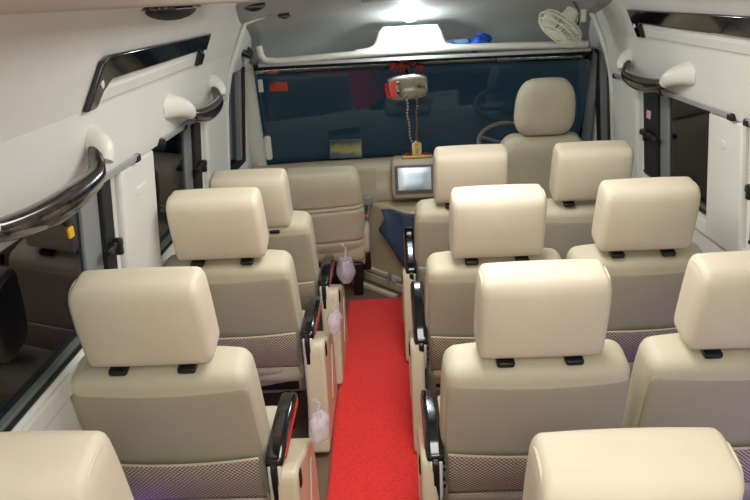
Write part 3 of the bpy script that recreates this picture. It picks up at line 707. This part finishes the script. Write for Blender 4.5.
# ------------------------------------------------------------ black garnish strips on the upper walls
def garnish(side, y0, y1, label, g):
    f = lambda y, z, o_: WP(side, y, z, o_)
    base = WP(side, (y0+y1)/2, 1.40); e = empty('wall_garnish', base, label, 'wall trim', g)
    poly = [(y0, 1.372), (y0+.055, 1.372), (y0+.075, 1.41), (y0+.11, 1.432), (y1-.09, 1.442), (y1-.07, 1.43), (y1-.06, 1.385), (y1, 1.380), (y1+.01, 1.497), (y0+.06, 1.497), (y0+.03, 1.485)]
    q = MB(); q.prism(poly, f, .001, .020); at0(q.build('strip', 'gloss', e, bevel=.006), base)
    q = MB(); q.prism([(y0+.08, 1.382), (y1-.085, 1.387), (y1-.09, 1.412), (y1-.11, 1.424), (y0+.13, 1.418), (y0+.10, 1.405)], f, -.002, .009); at0(q.build('lower_panel', 'wall', e, bevel=.006), base)
    for y in (y0+.045, y1-.025):
        q = MB(); p = f(y, 1.435, .019); q.sphere(p, (.004, .010, .014), 8); at0(q.build('screw_cap', 'white', e), base)
garnish(-1, 1.66, 2.74, 'long glossy black strip with turned down ends on the left upper wall', 'black wall strips')
garnish(1, 1.85, 3.07, 'long glossy black strip on the right upper wall', 'black wall strips')

# ------------------------------------------------------------ grab handles
def handle(side, y0, y1, label, za=1.25):
    base = WP(side, (y0+y1)/2, za); e = empty('grab_handle', base, label, 'grab handle', 'dark wood grab handles on the side walls')
    f = lambda y, z, o_: Vector(WP(side, y, z, o_))
    Ln = y1-y0
    # near mount: flared cream foot
    def mount(ya, yb, nm):
        pts = []; ra = []; rb = []
        for i in range(8):
            t = i/7; pts.append(f(ya+(yb-ya)*t, za+.035-.045*t*t, -.01+.078*math.sin(t*math.pi/2))); ra.append(.048-.024*t); rb.append(.040-.018*t)
        q = MB(); q.tube(pts, ra, 14, r2=rb); at0(q.build(nm, 'white', e), base)
    mount(y0-.03, y0+.18*Ln, 'mount'); mount(y1-.01, y1-.08*Ln, 'mount')
    pts = []; n = 22
    for i in range(n+1):
        t = i/n; y = y0+.17*Ln+(y1-.06*Ln-y0-.17*Ln)*t
        off = .066+.022*math.sin(math.pi*t)**.6; z = za-.012-.03*math.sin(math.pi*t)**.7
        if t > .85: off -= (t-.85)/.15*.028; z += (t-.85)/.15*.03
        pts.append(f(y, z, off))
    q = MB(); q.tube(pts, [.020+.012*math.sin(math.pi*i/n) for i in range(n+1)], 14, r2=[.018+.006*math.sin(math.pi*i/n) for i in range(n+1)]); at0(q.build('grip', 'wood', e), base)
handle(-1, 1.02, 1.74, 'large dark wood grip handle on the left wall, nearest the camera', 1.26)
handle(-1, 2.38, 3.02, 'smaller dark wood grip handle on the left wall beyond the black strip')
handle(1, 2.60, 3.28, 'dark wood grip handle on the right wall above the curtain rail')
# dark handle at left cab pillar
ah = empty('pillar_grip', (-.74, 3.72, 1.36), 'small black grip by the left front roof corner', 'grip')
q = MB(); q.tube([(-.02, -.08, .02), (.02, -.05, -.01), (.025, 0, -.02), (.02, .06, -.01), (-.01, .1, .02)], .016, 10); q.build('bar', 'black', ah)

# ------------------------------------------------------------ curtain rails
def rail(side, y0, y1, label):
    base = WP(side, (y0+y1)/2, 1.165); e = empty('curtain_rail', base, label, 'curtain rail', 'silver curtain rails above the windows')
    f = lambda y, z, o_: WP(side, y, z, o_)
    q = MB(); q.prism([(y0, 1.172), (y1, 1.172), (y1, 1.190), (y0, 1.190)], f, .027, .037); at0(q.build('track', 'metal', e, bevel=.002), base)
    for y in (y0, (y0+y1)/2, y1):
        q = MB(); q.rbox(f(y, 1.178, .029), (.022, .036, .024), .006, 3); at0(q.build('clip', 'black', e), base)
rail(-1, .75, 2.05, 'silver curtain rail over the nearer left window')
rail(-1, 2.30, 2.85, 'short silver curtain rail over the farther left window')
rail(1, 2.28, 3.50, 'silver curtain rail over the farther right window')
rail(1, .9, 2.17, 'silver curtain rail over the nearer right window, cut by the picture edge')
# tag on left near rail
tg = empty('yellow_tag', WP(-1, 1.54, 1.16, .04), 'small yellow tag dangling below the near left curtain rail', 'tag')
q = MB(); q.rbox((0, 0, -.045), (.008, .025, .026), .003, 3); q.build('plate', 'yellow', tg)
q = MB(); q.rbox((0, 0, -.01), (.014, .04, .035), .006, 3); q.build('hook', 'black', tg)
ps = MB(); p0 = WP(1, 3.12, 1.05, .003); ps.rbox(p0, (.004, .045, .035), .001, 2); tag(ps.build('warning_sticker', mat('pink_white_paper', (225, 175, 180), .6)), 'tiny pink and white sticker on the black sash of the right window', 'sticker')

# ------------------------------------------------------------ outside: ground, wing mirrors
for side, lab in ((-1, 'black wing mirror outside the left cab window'), (1, 'black wing mirror outside the right cab window')):
    o = empty('wing_mirror', (CX+side*1.16, 4.02, .92), lab, 'wing mirror', 'wing mirrors')
    q = MB(); q.rbox((0, 0, 0), (.15, .09, .27), (.04, .03, .06), 5); q.build('housing', 'black', o)
    q = MB(); q.rbox((0, -.045, 0), (.12, .008, .23), (.03, .003, .04), 4); q.build('mirror_glass', 'mirror', o)
    q = MB(); q.tube([(0, .02, -.12), (-side*.05, .03, -.18), (-side*.13, .02, -.2)], .016, 8); q.build('arm', 'black', o)
